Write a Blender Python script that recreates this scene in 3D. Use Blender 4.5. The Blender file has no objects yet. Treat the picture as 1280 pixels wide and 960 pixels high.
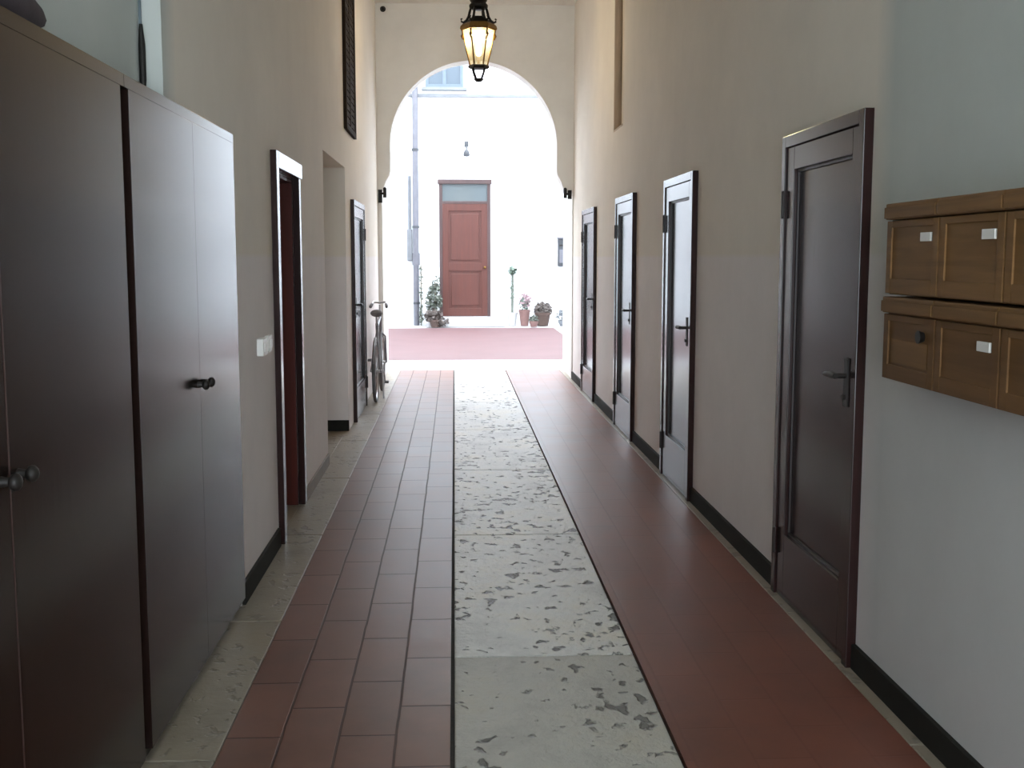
import bpy, bmesh, math, random
from mathutils import Vector, Matrix
random.seed(7)
C = bpy.context.scene.collection
PI = math.pi

# ------------------------------------------------------------------ materials
def new_mat(name):
    m = bpy.data.materials.new(name); m.use_nodes = True
    nt = m.node_tree
    b = nt.nodes.get('Principled BSDF')
    return m, nt, b

def N(nt, t, **kw):
    n = nt.nodes.new(t)
    for k, v in kw.items():
        if k in n.inputs: n.inputs[k].default_value = v
        else: setattr(n, k, v)
    return n

def L(nt, a, b): nt.links.new(a, b)

def ramp(nt, fac, stops):
    r = nt.nodes.new('ShaderNodeValToRGB')
    e = r.color_ramp.elements
    while len(e) < len(stops): e.new(0.5)
    for i, (p, c) in enumerate(stops):
        e[i].position = p
        e[i].color = (*c, 1) if len(c) == 3 else c
    L(nt, fac, r.inputs[0])
    return r

def pos(nt, scale=(1, 1, 1)):
    g = nt.nodes.new('ShaderNodeNewGeometry')
    mp = nt.nodes.new('ShaderNodeMapping')
    mp.inputs['Scale'].default_value = scale
    L(nt, g.outputs['Position'], mp.inputs['Vector'])
    return mp.outputs['Vector']

def plain(name, col, rough=0.5, metal=0.0, var=0.12, nscale=6.0, bump=0.0, stretch=(1, 1, 1), spec=None, coat=0.0):
    m, nt, b = new_mat(name)
    p = pos(nt, stretch)
    n = N(nt, 'ShaderNodeTexNoise', Scale=nscale, Detail=5.0, Roughness=0.6)
    L(nt, p, n.inputs['Vector'])
    lo = tuple(max(0, c * (1 - var)) for c in col); hi = tuple(min(1, c * (1 + var)) for c in col)
    r = ramp(nt, n.outputs['Fac'], [(0.3, lo), (0.7, hi)])
    L(nt, r.outputs['Color'], b.inputs['Base Color'])
    b.inputs['Roughness'].default_value = rough
    b.inputs['Metallic'].default_value = metal
    if spec is not None: b.inputs['Specular IOR Level'].default_value = spec
    if coat: b.inputs['Coat Weight'].default_value = coat; b.inputs['Coat Roughness'].default_value = rough * .6
    if bump:
        bp = N(nt, 'ShaderNodeBump', Strength=bump, Distance=0.01)
        L(nt, n.outputs['Fac'], bp.inputs['Height']); L(nt, bp.outputs['Normal'], b.inputs['Normal'])
    return m

def wall_paint(name, up, low, z):
    """two-tone limewash: the lower dado is a paler coat that stops at height z"""
    m, nt, b = new_mat(name)
    g = nt.nodes.new('ShaderNodeNewGeometry')
    s = nt.nodes.new('ShaderNodeSeparateXYZ'); L(nt, g.outputs['Position'], s.inputs[0])
    n = N(nt, 'ShaderNodeTexNoise', Scale=1.3, Detail=6.0, Roughness=0.65); L(nt, g.outputs['Position'], n.inputs['Vector'])
    mr = N(nt, 'ShaderNodeMapRange'); mr.inputs['From Min'].default_value = z - .012; mr.inputs['From Max'].default_value = z + .012
    L(nt, s.outputs['Z'], mr.inputs['Value'])
    mx = N(nt, 'ShaderNodeMix', data_type='RGBA'); L(nt, mr.outputs['Result'], mx.inputs[0])
    mx.inputs[6].default_value = (*low, 1); mx.inputs[7].default_value = (*up, 1)
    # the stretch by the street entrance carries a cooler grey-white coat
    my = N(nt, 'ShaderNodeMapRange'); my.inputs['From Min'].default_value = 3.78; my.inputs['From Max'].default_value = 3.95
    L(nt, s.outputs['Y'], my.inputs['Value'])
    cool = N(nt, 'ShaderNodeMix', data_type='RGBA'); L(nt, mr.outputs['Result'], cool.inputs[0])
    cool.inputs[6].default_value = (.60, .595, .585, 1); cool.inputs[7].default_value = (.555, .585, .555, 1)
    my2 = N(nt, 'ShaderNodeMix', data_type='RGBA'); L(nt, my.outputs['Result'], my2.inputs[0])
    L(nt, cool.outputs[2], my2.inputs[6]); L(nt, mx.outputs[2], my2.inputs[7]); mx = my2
    r = ramp(nt, n.outputs['Fac'], [(0.3, (.9, .9, .9)), (0.7, (1, 1, 1))])
    ml = N(nt, 'ShaderNodeMix', data_type='RGBA', blend_type='MULTIPLY'); ml.inputs[0].default_value = 1
    L(nt, mx.outputs[2], ml.inputs[6]); L(nt, r.outputs['Color'], ml.inputs[7])
    L(nt, ml.outputs[2], b.inputs['Base Color'])
    b.inputs['Roughness'].default_value = 0.75
    n2 = N(nt, 'ShaderNodeTexNoise', Scale=9.0, Detail=6.0); L(nt, g.outputs['Position'], n2.inputs['Vector'])
    bp = N(nt, 'ShaderNodeBump', Strength=0.12, Distance=0.02); L(nt, n2.outputs['Fac'], bp.inputs['Height']); L(nt, bp.outputs['Normal'], b.inputs['Normal'])
    return m

def tile_mat(name, col, joint, joint_strength, rough):
    m, nt, b = new_mat(name)
    g = nt.nodes.new('ShaderNodeNewGeometry')
    mp = nt.nodes.new('ShaderNodeMapping'); mp.inputs['Rotation'].default_value = (0, 0, PI/2); mp.inputs['Location'].default_value = (0, .735 % .1825, 0)
    L(nt, g.outputs['Position'], mp.inputs['Vector'])
    br = N(nt, 'ShaderNodeTexBrick', Scale=1.0); br.offset = 0.5
    br.inputs['Brick Width'].default_value = 0.46; br.inputs['Row Height'].default_value = 0.183
    br.inputs['Mortar Size'].default_value = 0.005; br.inputs['Mortar Smooth'].default_value = 0.3
    br.inputs['Color1'].default_value = (*col, 1); br.inputs['Color2'].default_value = (*[c * .88 for c in col], 1)
    br.inputs['Mortar'].default_value = (*joint, 1)
    wn = N(nt, 'ShaderNodeTexNoise', Scale=3.0, Detail=3.0); L(nt, g.outputs['Position'], wn.inputs['Vector'])
    wa = N(nt, 'ShaderNodeVectorMath', operation='SCALE'); wa.inputs['Scale'].default_value = .010; L(nt, wn.outputs['Color'], wa.inputs[0])
    wb = N(nt, 'ShaderNodeVectorMath', operation='ADD'); L(nt, mp.outputs['Vector'], wb.inputs[0]); L(nt, wa.outputs['Vector'], wb.inputs[1])
    L(nt, wb.outputs['Vector'], br.inputs['Vector'])
    n = N(nt, 'ShaderNodeTexNoise', Scale=2.2, Detail=7.0, Roughness=.65); L(nt, g.outputs['Position'], n.inputs['Vector'])
    r = ramp(nt, n.outputs['Fac'], [(0.3, (.72, .72, .72)), (0.7, (1.1, 1.1, 1.1))])
    ml = N(nt, 'ShaderNodeMix', data_type='RGBA', blend_type='MULTIPLY'); ml.inputs[0].default_value = 1
    L(nt, br.outputs['Color'], ml.inputs[6]); L(nt, r.outputs['Color'], ml.inputs[7]); L(nt, ml.outputs[2], b.inputs['Base Color'])
    rr = N(nt, 'ShaderNodeMapRange'); rr.inputs['To Min'].default_value = rough - .06; rr.inputs['To Max'].default_value = rough + .10
    L(nt, n.outputs['Fac'], rr.inputs['Value']); b.inputs['Specular IOR Level'].default_value = .36
    ra = N(nt, 'ShaderNodeMath', operation='MULTIPLY_ADD', use_clamp=True); ra.inputs[1].default_value = .22 * joint_strength
    L(nt, br.outputs['Fac'], ra.inputs[0]); L(nt, rr.outputs['Result'], ra.inputs[2]); L(nt, ra.outputs[0], b.inputs['Roughness'])
    iv = N(nt, 'ShaderNodeMath', operation='MULTIPLY_ADD'); iv.inputs[1].default_value = -joint_strength; iv.inputs[2].default_value = 1
    L(nt, br.outputs['Fac'], iv.inputs[0])
    ad = N(nt, 'ShaderNodeMath', operation='MULTIPLY_ADD'); ad.inputs[1].default_value = .25
    L(nt, n.outputs['Fac'], ad.inputs[0]); L(nt, iv.outputs[0], ad.inputs[2])
    bp = N(nt, 'ShaderNodeBump', Strength=0.35, Distance=0.006); L(nt, ad.outputs[0], bp.inputs['Height']); L(nt, bp.outputs['Normal'], b.inputs['Normal'])
    return m

def stone_mat(name, col, pit, amount=1.0, rough=.5, thr=.61):
    """worn limestone full of chisel pits"""
    m, nt, b = new_mat(name)
    p = pos(nt, (1, .8, 1))
    n1 = N(nt, 'ShaderNodeTexNoise', Scale=17.0, Detail=2.5, Roughness=.5, Distortion=.3); L(nt, p, n1.inputs['Vector'])
    n0 = N(nt, 'ShaderNodeTexNoise', Scale=2.2, Detail=3.0); L(nt, p, n0.inputs['Vector'])
    sm = N(nt, 'ShaderNodeMath', operation='MULTIPLY_ADD'); sm.inputs[1].default_value = .45
    L(nt, n0.outputs['Fac'], sm.inputs[0]); L(nt, n1.outputs['Fac'], sm.inputs[2])
    pr = ramp(nt, sm.outputs[0], [(thr - .05, (0, 0, 0)), (thr + .025, (1, 1, 1))])
    nf = N(nt, 'ShaderNodeTexNoise', Scale=32.0, Detail=6.0, Roughness=.6); L(nt, p, nf.inputs['Vector'])
    n2 = N(nt, 'ShaderNodeTexNoise', Scale=1.6, Detail=6.0, Roughness=.7); L(nt, p, n2.inputs['Vector'])
    cr = ramp(nt, n2.outputs['Fac'], [(0.3, tuple(c * .72 for c in col)), (0.5, col), (0.7, (col[0] * 1.06, col[1], col[2] * .88))])
    mx = N(nt, 'ShaderNodeMix', data_type='RGBA'); L(nt, pr.outputs['Color'], mx.inputs[0])
    mx.inputs[6].default_value = (*pit, 1); L(nt, cr.outputs['Color'], mx.inputs[7])
    L(nt, mx.outputs[2], b.inputs['Base Color'])
    b.inputs['Roughness'].default_value = rough; b.inputs['Specular IOR Level'].default_value = .30
    h = N(nt, 'ShaderNodeMath', operation='MULTIPLY_ADD'); h.inputs[1].default_value = .40
    L(nt, nf.outputs['Fac'], h.inputs[0]); L(nt, pr.outputs['Color'], h.inputs[2])
    bp = N(nt, 'ShaderNodeBump', Strength=0.85 * amount, Distance=0.026); L(nt, h.outputs[0], bp.inputs['Height']); L(nt, bp.outputs['Normal'], b.inputs['Normal'])
    return m

def wood_mat(name, col, rough, var=.25, axis=2, coat=0.0, scale=9.0, bump=.04, spec=.5):
    m, nt, b = new_mat(name)
    sc = [scale] * 3; sc[axis] = scale * .06
    p = pos(nt, tuple(sc))
    n = N(nt, 'ShaderNodeTexNoise', Scale=2.0, Detail=7.0, Roughness=.6, Distortion=.6); L(nt, p, n.inputs['Vector'])
    r = ramp(nt, n.outputs['Fac'], [(0.3, tuple(c * (1 - var) for c in col)), (0.7, tuple(c * (1 + var) for c in col))])
    L(nt, r.outputs['Color'], b.inputs['Base Color'])
    b.inputs['Roughness'].default_value = rough
    b.inputs['Specular IOR Level'].default_value = spec
    if coat: b.inputs['Coat Weight'].default_value = coat; b.inputs['Coat Roughness'].default_value = rough * .7
    bp = N(nt, 'ShaderNodeBump', Strength=bump, Distance=.004); L(nt, n.outputs['Fac'], bp.inputs['Height']); L(nt, bp.outputs['Normal'], b.inputs['Normal'])
    return m

M = {}
M['wall'] = wall_paint('corridor_limewash', (.80, .735, .645), (.82, .765, .745), 1.53)
M['archwall'] = plain('arch_plaster', (.78, .77, .74), .8, var=.06, nscale=2, bump=.1)
M['ceiling'] = plain('ceiling_plaster', (.76, .73, .68), .85, var=.05)
M['court'] = plain('courtyard_white_plaster', (.80, .82, .84), .85, var=.03, nscale=1.2)
M['red'] = tile_mat('red_terracotta_tiles', (.205, .088, .06), (.09, .045, .033), .8, .38)
M['red2'] = tile_mat('red_terracotta_tiles_worn', (.225, .078, .05), (.19, .067, .044), .12, .37)
M['stone'] = stone_mat('pitted_limestone', (.74, .73, .68), (.14, .13, .11), 1.2, .39, .60)
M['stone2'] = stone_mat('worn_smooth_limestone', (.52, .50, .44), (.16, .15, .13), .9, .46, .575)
M['marble'] = stone_mat('smooth_border_limestone', (.31, .265, .205), (.22, .19, .15), .25, .4)
M['mortar'] = plain('dark_mortar', (.05, .045, .04), .85, nscale=40, bump=.3)
M['skirt'] = plain('black_skirting', (.018, .017, .014), .75, nscale=12, spec=.15)
M['skirt2'] = plain('brown_grey_skirting', (.20, .155, .125), .55, nscale=12)
M['door'] = wood_mat('dark_brown_lacquered_door', (.026, .011, .010), .19, coat=.05, spec=.27)
M['doordark'] = wood_mat('dark_brown_door_edge', (.016, .008, .006), .4)
M['redwood'] = wood_mat('red_brown_jamb_wood', (.085, .013, .007), .45, spec=.2)
M['cabinet'] = wood_mat('dark_brown_veneer', (.017, .009, .007), .19, spec=.235, var=.2, scale=14)
M['cabdark'] = plain('cabinet_shadow_gap', (.012, .008, .007), .6)
M['cabred'] = wood_mat('red_brown_edge_band', (.030, .008, .005), .5)
M['bronze'] = plain('dark_bronze', (.016, .012, .010), .55, .2)
M['iron'] = plain('black_wrought_iron', (.02, .018, .016), .5, .6, nscale=30, bump=.1)
M['rust'] = plain('rusty_iron', (.10, .055, .035), .7, .3, nscale=25, bump=.2)
M['brass'] = plain('aged_brass', (.22, .13, .035), .38, .9, nscale=20)
M['mail'] = wood_mat('mailbox_wood', (.19, .098, .036), .65, spec=.2, axis=1, var=.25, scale=10)
M['maildark'] = wood_mat('mailbox_wood_shaded_copy', (.14, .070, .027), .65, spec=.2, axis=1, var=.25, scale=10)  # mailbox wood darkened to put the lower row's shade into its colour
M['plate'] = plain('white_name_card', (.75, .73, .68), .45, var=.04)
M['plasticw'] = plain('white_plastic', (.80, .79, .76), .35, var=.03)
M['shutter'] = wood_mat('dark_shutter_wood', (.030, .020, .013), .85, spec=.08)
M['batten'] = wood_mat('niche_brown_lining', (.46, .36, .26), .7)
M['cdoor'] = wood_mat('courtyard_red_brown_door', (.074, .018, .011), .5, var=.15)
M['cdoorf'] = wood_mat('courtyard_door_frame', (.050, .026, .025), .5, var=.15)
M['cpave'] = plain('pink_brick_paving', (.104, .048, .049), .7, var=.08, nscale=1.5)
M['cstone'] = plain('pale_court_stone', (.44, .435, .44), .7, var=.08, nscale=2)
M['pipe'] = plain('grey_downpipe', (.13, .13, .15), .5, .2)
M['blue'] = plain('pale_blue_shutter', (.095, .125, .16), .6, var=.08)
M['ledge'] = plain('pale_grey_ledge', (.16, .17, .185), .8)
M['terracotta'] = plain('terracotta_pot', (.18, .10, .09), .8, nscale=14)
M['terradark'] = plain('dark_brown_pot', (.08, .05, .04), .8, nscale=14)
M['leaf'] = plain('grey_green_leaf', (.11, .125, .10), .6, nscale=9, var=.3)
M['leaf2'] = plain('brown_grey_leaf', (.11, .09, .08), .6, nscale=9, var=.3)
M['leaf3'] = plain('pale_green_leaf', (.15, .20, .16), .6, nscale=9, var=.3)
M['flower'] = plain('pale_pink_blossom', (.36, .25, .27), .6, var=.1)
M['stem'] = plain('plant_stem', (.18, .16, .11), .7)
M['greybox'] = plain('grey_metal_box', (.05, .053, .06), .45, .3)
M['bikeg'] = plain('grey_bike_paint', (.22, .22, .24), .4, .2)
M['rubber'] = plain('dark_grey_rubber', (.16, .16, .165), .8)
M['chrome'] = plain('dull_chrome', (.55, .55, .57), .3, .9)
M['cloth'] = plain('dark_plum_cloth', (.055, .040, .045), .9, nscale=14, bump=.4)
M['cable'] = plain('blue_grey_cable', (.10, .13, .15), .5)
M['soil'] = plain('dark_soil', (.06, .045, .035), .95, nscale=30)

def glass_mat(name, col, rough, trans):
    m, nt, b = new_mat(name)
    b.inputs['Base Color'].default_value = (*col, 1); b.inputs['Roughness'].default_value = rough
    b.inputs['Transmission Weight'].default_value = trans
    n = N(nt, 'ShaderNodeTexNoise', Scale=3.0); L(nt, pos(nt), n.inputs['Vector'])
    bp = N(nt, 'ShaderNodeBump', Strength=.05, Distance=.01); L(nt, n.outputs['Fac'], bp.inputs['Height']); L(nt, bp.outputs['Normal'], b.inputs['Normal'])
    return m
M['transom'] = glass_mat('grey_transom_glass', (.085, .105, .115), .15, 0.0)
M['winglass'] = glass_mat('blue_window_glass', (.065, .088, .112), .2, 0.0)

def lamp_glass():
    m, nt, b = new_mat('cream_lantern_glass')
    nt.nodes.remove(b)
    out = nt.nodes.get('Material Output')
    t = N(nt, 'ShaderNodeBsdfTransparent'); t.inputs[0].default_value = (1, .97, .86, 1)
    tl = N(nt, 'ShaderNodeBsdfTranslucent'); tl.inputs[0].default_value = (1, .96, .80, 1)
    n = N(nt, 'ShaderNodeTexNoise', Scale=25.0); L(nt, pos(nt), n.inputs['Vector'])
    mr = N(nt, 'ShaderNodeMapRange'); mr.inputs['To Min'].default_value = .015; mr.inputs['To Max'].default_value = .04; L(nt, n.outputs['Fac'], mr.inputs['Value'])
    mx = N(nt, 'ShaderNodeMixShader'); L(nt, mr.outputs['Result'], mx.inputs[0]); L(nt, t.outputs[0], mx.inputs[1]); L(nt, tl.outputs[0], mx.inputs[2])
    L(nt, mx.outputs[0], out.inputs['Surface'])
    return m
M['lampglass'] = lamp_glass()
m, nt, b = new_mat('glowing_bulb'); b.inputs['Emission Color'].default_value = (1, .82, .5, 1); b.inputs['Emission Strength'].default_value = 5
M['bulb'] = m

# ------------------------------------------------------------------ mesh helpers
def bx(bm, x0, x1, y0, y1, z0, z1, bev=0.0):
    t = bmesh.new()
    bmesh.ops.create_cube(t, size=1)
    for v in t.verts:
        v.co = Vector(((x0 + x1) / 2 + v.co.x * (x1 - x0), (y0 + y1) / 2 + v.co.y * (y1 - y0), (z0 + z1) / 2 + v.co.z * (z1 - z0)))
    if bev: bmesh.ops.bevel(t, geom=t.edges[:], offset=bev, segments=2, affect='EDGES', profile=.6)
    merge(bm, t)
    return bm

def merge(bm, t):
    me = bpy.data.meshes.new('tmp'); t.to_mesh(me); t.free(); bm.from_mesh(me); bpy.data.meshes.remove(me)

def tube(bm, pts, r, seg=10, caps=True):
    pts = [Vector(p) for p in pts]
    rr = r if isinstance(r, (list, tuple)) else [r] * len(pts)
    rings = []
    up = Vector((0, 0, 1))
    for i, p in enumerate(pts):
        d = (pts[min(i + 1, len(pts) - 1)] - pts[max(i - 1, 0)]).normalized()
        a = d.cross(up)
        if a.length < .05: a = d.cross(Vector((0, 1, 0)))
        a.normalize(); c = d.cross(a).normalized()
        rings.append([bm.verts.new(p + (a * math.cos(2*PI*k/seg) + c * math.sin(2*PI*k/seg)) * rr[i]) for k in range(seg)])
    for A, B in zip(rings, rings[1:]):
        for k in range(seg): bm.faces.new((A[k], A[(k+1) % seg], B[(k+1) % seg], B[k]))
    if caps: bm.faces.new(rings[0][::-1]); bm.faces.new(rings[-1])
    return bm

def lathe(bm, c, prof, seg=24, rot=0.0):
    """prof: (radius, z) pairs bottom to top around the vertical through c"""
    rings = []
    for r, z in prof:
        if r < 1e-5: rings.append([bm.verts.new((c[0], c[1], c[2] + z))])
        else: rings.append([bm.verts.new((c[0] + r*math.cos(rot + 2*PI*k/seg), c[1] + r*math.sin(rot + 2*PI*k/seg), c[2] + z)) for k in range(seg)])
    for A, B in zip(rings, rings[1:]):
        for k in range(seg):
            q = (k + 1) % seg
            if len(A) == 1 and len(B) == 1: continue
            if len(A) == 1: bm.faces.new((A[0], B[q], B[k]))
            elif len(B) == 1: bm.faces.new((A[k], A[q], B[0]))
            else: bm.faces.new((A[k], A[q], B[q], B[k]))
    return bm

def torus(bm, c, R, r, axis='x', seg=32, ms=8):
    rings = []
    for i in range(seg):
        a = 2*PI*i/seg; ring = []
        for j in range(ms):
            b_ = 2*PI*j/ms
            u = (R + r*math.cos(b_)) * math.cos(a); v = (R + r*math.cos(b_)) * math.sin(a); w = r*math.sin(b_)
            p = {'x': (w, u, v), 'y': (u, w, v), 'z': (u, v, w)}[axis]
            ring.append(bm.verts.new((c[0]+p[0], c[1]+p[1], c[2]+p[2])))
        rings.append(ring)
    for i in range(seg):
        A, B = rings[i], rings[(i+1) % seg]
        for j in range(ms): bm.faces.new((A[j], A[(j+1) % ms], B[(j+1) % ms], B[j]))
    return bm

def ball(bm, c, r, sx=1, sy=1, sz=1, seg=12):
    t = bmesh.new(); bmesh.ops.create_uvsphere(t, u_segments=seg, v_segments=max(6, seg//2), radius=r)
    for v in t.verts: v.co = Vector((c[0] + v.co.x*sx, c[1] + v.co.y*sy, c[2] + v.co.z*sz))
    merge(bm, t); return bm

def leaves(bm, c, rad, n, size, seed):
    rnd = random.Random(seed)
    for _ in range(n):
        while True:
            p = Vector((rnd.uniform(-1, 1), rnd.uniform(-1, 1), rnd.uniform(-1, 1)))
            if p.length < 1: break
        p = Vector((c[0] + p.x*rad[0], c[1] + p.y*rad[1], c[2] + p.z*rad[2]))
        d = Vector((rnd.uniform(-1, 1), rnd.uniform(-1, 1), rnd.uniform(-.4, 1))).normalized()
        s = d.cross(Vector((rnd.uniform(-1, 1), rnd.uniform(-1, 1), rnd.uniform(-1, 1)))).normalized()
        n_ = d.cross(s).normalized()
        l = size * rnd.uniform(.7, 1.4); w = l * .3
        vs = [bm.verts.new(p + q) for q in (-d*l*.5, s*w + n_*w*.3, d*l*.5, -s*w + n_*w*.3)]
        bm.faces.new(vs)
    return bm

def B(): return bmesh.new()

def wloc(o):
    v = Vector((0, 0, 0))
    while o is not None: v = v + o.location; o = o.parent
    return v

def obj(name, bm, mat, parent=None, smooth=False, origin=None):
    off = wloc(parent) if parent is not None else Vector((0, 0, 0))
    bmesh.ops.recalc_face_normals(bm, faces=bm.faces[:])
    if origin is not None: o_loc = Vector(origin)
    elif parent is None and len(bm.verts):
        xs = [v.co for v in bm.verts]
        o_loc = Vector(((min(v.x for v in xs)+max(v.x for v in xs))/2, (min(v.y for v in xs)+max(v.y for v in xs))/2, min(v.z for v in xs)))
    else: o_loc = off
    bmesh.ops.translate(bm, verts=bm.verts[:], vec=-o_loc)
    me = bpy.data.meshes.new(name); bm.to_mesh(me); bm.free()
    me.materials.append(M[mat])
    if smooth:
        for p in me.polygons: p.use_smooth = True
        try: me.set_sharp_from_angle(angle=math.radians(40))
        except Exception: pass
    o = bpy.data.objects.new(name, me); C.objects.link(o)
    o.location = o_loc - off
    if parent is not None: o.parent = parent
    return o

def tag(o, label=None, cat=None, group=None, kind=None):
    if label: o['label'] = label
    if cat: o['category'] = cat
    if group: o['group'] = group
    if kind: o['kind'] = kind
    return o

def thing(name, loc, label, cat, group=None, kind=None):
    o = bpy.data.objects.new(name, None); C.objects.link(o); o.location = loc
    o.empty_display_size = .1
    return tag(o, label, cat, group, kind)

def struct(name, bm, mat, label, cat, smooth=False):
    return tag(obj(name, bm, mat, None, smooth), label, cat, None, 'structure')

# ------------------------------------------------------------------ dimensions
LX, RX, H = -.94, 1.48, 4.57      # corridor side walls and ceiling
Y0, YA, YR, YB, YC = -3.0, 14.0, 14.3, 15.2, 25.5   # rear wall, arch front, arch back, courtyard far wall

def wall_x(bm, xf, xb, y0, y1, z1, holes):
    """wall slab between x planes; holes = (ya, yb, za, zb, depth_x or None)"""
    x0, x1 = min(xf, xb), max(xf, xb)
    y = y0
    for a, b_, za, zb, dx in sorted(holes):
        if a > y: bx(bm, x0, x1, y, a, 0, z1)
        if za > 0: bx(bm, x0, x1, a, b_, 0, za)
        if zb < z1: bx(bm, x0, x1, a, b_, zb, z1)
        bx(bm, min(dx, xb), max(dx, xb), a, b_, za, zb)     # back of the recess
        y = b_
    if y < y1: bx(bm, x0, x1, y, y1, 0, z1)
    return bm

# doors along the right wall: near and far outer edges of their frames
RD = [(3.955, 4.95), (6.82, 7.77), (9.12, 10.12), (11.68, 12.78)]
FW = .05
right_holes = [(a + FW, b_ - FW, 0, 2.0, 1.55) for a, b_ in RD]
NICHE = (9.93, 10.52, 2.67, 4.25, 1.55)

def wall_with_stacked(bm):
    holes = [h for h in right_holes]
    # the blind niche sits above the third door: split that stretch by hand
    a, b_ = RD[2][0] + FW, RD[2][1] - FW
    x0, x1 = RX, 1.85
    hs = [h for h in holes if h[0] != a]
    wall_x(bm, RX, 1.85, Y0 - .3, 9.12, H, [h for h in hs if h[1] < 9.12])
    wall_x(bm, RX, 1.85, 10.60, YA, H, [h for h in hs if h[0] > 10.6])
    n0, n1, nz0, nz1, nd = NICHE
    bx(bm, x0, x1, 9.12, a, 0, nz0); bx(bm, x0, x1, b_, 10.60, 0, nz0)
    bx(bm, x0, x1, a, b_, 2.0, nz0); bx(bm, 1.55, x1, a, b_, 0, 2.0)
    bx(bm, x0, x1, 9.12, n0, nz0, H); bx(bm, x0, x1, n1, 10.60, nz0, H)
    bx(bm, x0, x1, n0, n1, nz1, H); bx(bm, nd, x1, n0, n1, nz0, nz1)
    return bm
struct('wall_right', wall_with_stacked(B()), 'wall', 'long two-tone plaster wall on the right of the passage with four doors', 'wall')

CAB0, CAB1, CABZ = 1.66, 4.83, 2.036
def left_wall(bm):
    x0 = -1.45
    bx(bm, x0, -1.012, Y0 - .3, CAB0, 0, H)                      # recessed stretch before the cupboards
    bx(bm, x0, -1.012, CAB0, 3.77, CABZ, H)                      # shallow recess above them
    bx(bm, x0, LX, 3.77, CAB1, CABZ, H)
    bx(bm, x0, -1.32, CAB0, CAB1, 0, CABZ)                       # back of the cupboard niche
    bx(bm, -1.012, LX, Y0 - .3, CAB0 - .01, 0, 2.0)
    wall_x(bm, LX, x0, CAB1, YA, H, [(5.95, 6.88, 0, 2.0, -1.30), (8.23, 9.85, 0, 2.29, -1.22)])
    return bm
struct('wall_left', left_wall(B()), 'wall', 'long two-tone plaster wall on the left with cupboards and a recess', 'wall')

# rear wall behind the camera with the entrance opening
bm = B()
bx(bm, -1.45, -.80, Y0 - .3, Y0, 0, H); bx(bm, 1.34, 1.85, Y0 - .3, Y0, 0, H); bx(bm, -.80, 1.34, Y0 - .3, Y0, 3.0, H)
struct('wall_back', bm, 'wall', 'plaster wall with the street entrance behind the viewer', 'wall')
bm = bx(B(), -1.45, 1.85, Y0 - .3, YB, H, H + .3)
struct('ceiling', bm, 'ceiling', 'flat plaster ceiling high above the passage', 'ceiling')

# ------------------------------------------------------------------ arch wall
def arch(bm):
    cx, r, zs = .245, 1.025, 2.88
    hole = [(-.885, -.02), (-.885, 2.33), (-.865, 2.36), (-.835, 2.45), (-.79, 2.53), (-.78, 2.58), (-.78, zs)]
    hole += [(cx - r*math.cos(a), zs + r*math.sin(a)) for a in [PI*k/48 for k in range(1, 48)]]
    hole += [(1.27, zs), (1.27, 2.58), (1.28, 2.53), (1.325, 2.45), (1.355, 2.36), (1.375, 2.33), (1.465, 2.31), (1.465, -.02)]
    outer = [(1.85, -.02), (1.85, H + .3), (-1.45, H + .3), (-1.45, -.02)]
    pts = hole + outer
    f = bm.faces.new([bm.verts.new((x, YA, z)) for x, z in pts])
    e = bmesh.ops.extrude_face_region(bm, geom=[f])
    bmesh.ops.translate(bm, verts=[v for v in e['geom'] if isinstance(v, bmesh.types.BMVert)], vec=(0, YR - YA, 0))
    return bm
def embrasure(bm):
    cx, r, zs = .285, 1.185, 2.95
    hole = [(cx - r, -.02)] + [(cx - r*math.cos(PI*k/32), zs + r*math.sin(PI*k/32)) for k in range(0, 33)] + [(cx + r, -.02)]
    pts = hole + [(1.85, -.02), (1.85, H + .3), (-1.45, H + .3), (-1.45, -.02)]
    f = bm.faces.new([bm.verts.new((x, YR, z)) for x, z in pts])
    e = bmesh.ops.extrude_face_region(bm, geom=[f])
    bmesh.ops.translate(bm, verts=[v for v in e['geom'] if isinstance(v, bmesh.types.BMVert)], vec=(0, YB - YR, 0))
    return bm
struct('wall_embrasure', embrasure(B()), 'archwall', 'wider splay of the arch facing the courtyard', 'wall')
struct('wall_arch', arch(B()), 'archwall', 'end wall pierced by the tall round arch to the courtyard', 'wall')

# ------------------------------------------------------------------ floor
floor = struct('floor', bx(B(), -1.45, 1.85, Y0 - .3, YB, -.14, -.02), 'mortar', 'passage floor of red tiles either side of a pitted stone path', 'floor')
def strip(name, x0, x1, y0, y1, mat, label, bev=.004):
    o = obj(name, bx(B(), x0, x1, y0, y1, -.025, 0, bev), mat, floor); o['label'] = label; return o
strip('tile_band', -.733, -.022, Y0, YB, 'red', 'red tile band with visible joints', 0)
strip('tile_band', .690, 1.418, Y0, YB, 'red2', 'smooth red tile band', 0)
ys = [Y0] + [.35 + 1.9*k for k in range(0, 8)] + [YB]
for a, b_ in zip(ys, ys[1:]):
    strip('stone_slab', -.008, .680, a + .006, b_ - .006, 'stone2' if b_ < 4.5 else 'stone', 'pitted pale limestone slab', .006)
ys = [Y0, 0, 1.3, 3.30, 4.62, 6.1, 7.7, 9.3, 10.9, 12.5, 14.0, YB]
for a, b_ in zip(ys, ys[1:]):
    strip('border_stone', LX - .02, -.737, a + .004, b_ - .004, 'marble', 'pale border stone')
    strip('border_stone', 1.422, RX + .02, a + .004, b_ - .004, 'marble', 'pale border stone')
strip('niche_paving', -1.22, LX - .02, 8.23, 9.85, 'marble', 'pale stone in the wall recess')
strip('threshold', -1.29, LX - .02, 5.95, 6.88, 'marble', 'pale stone threshold')

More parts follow.
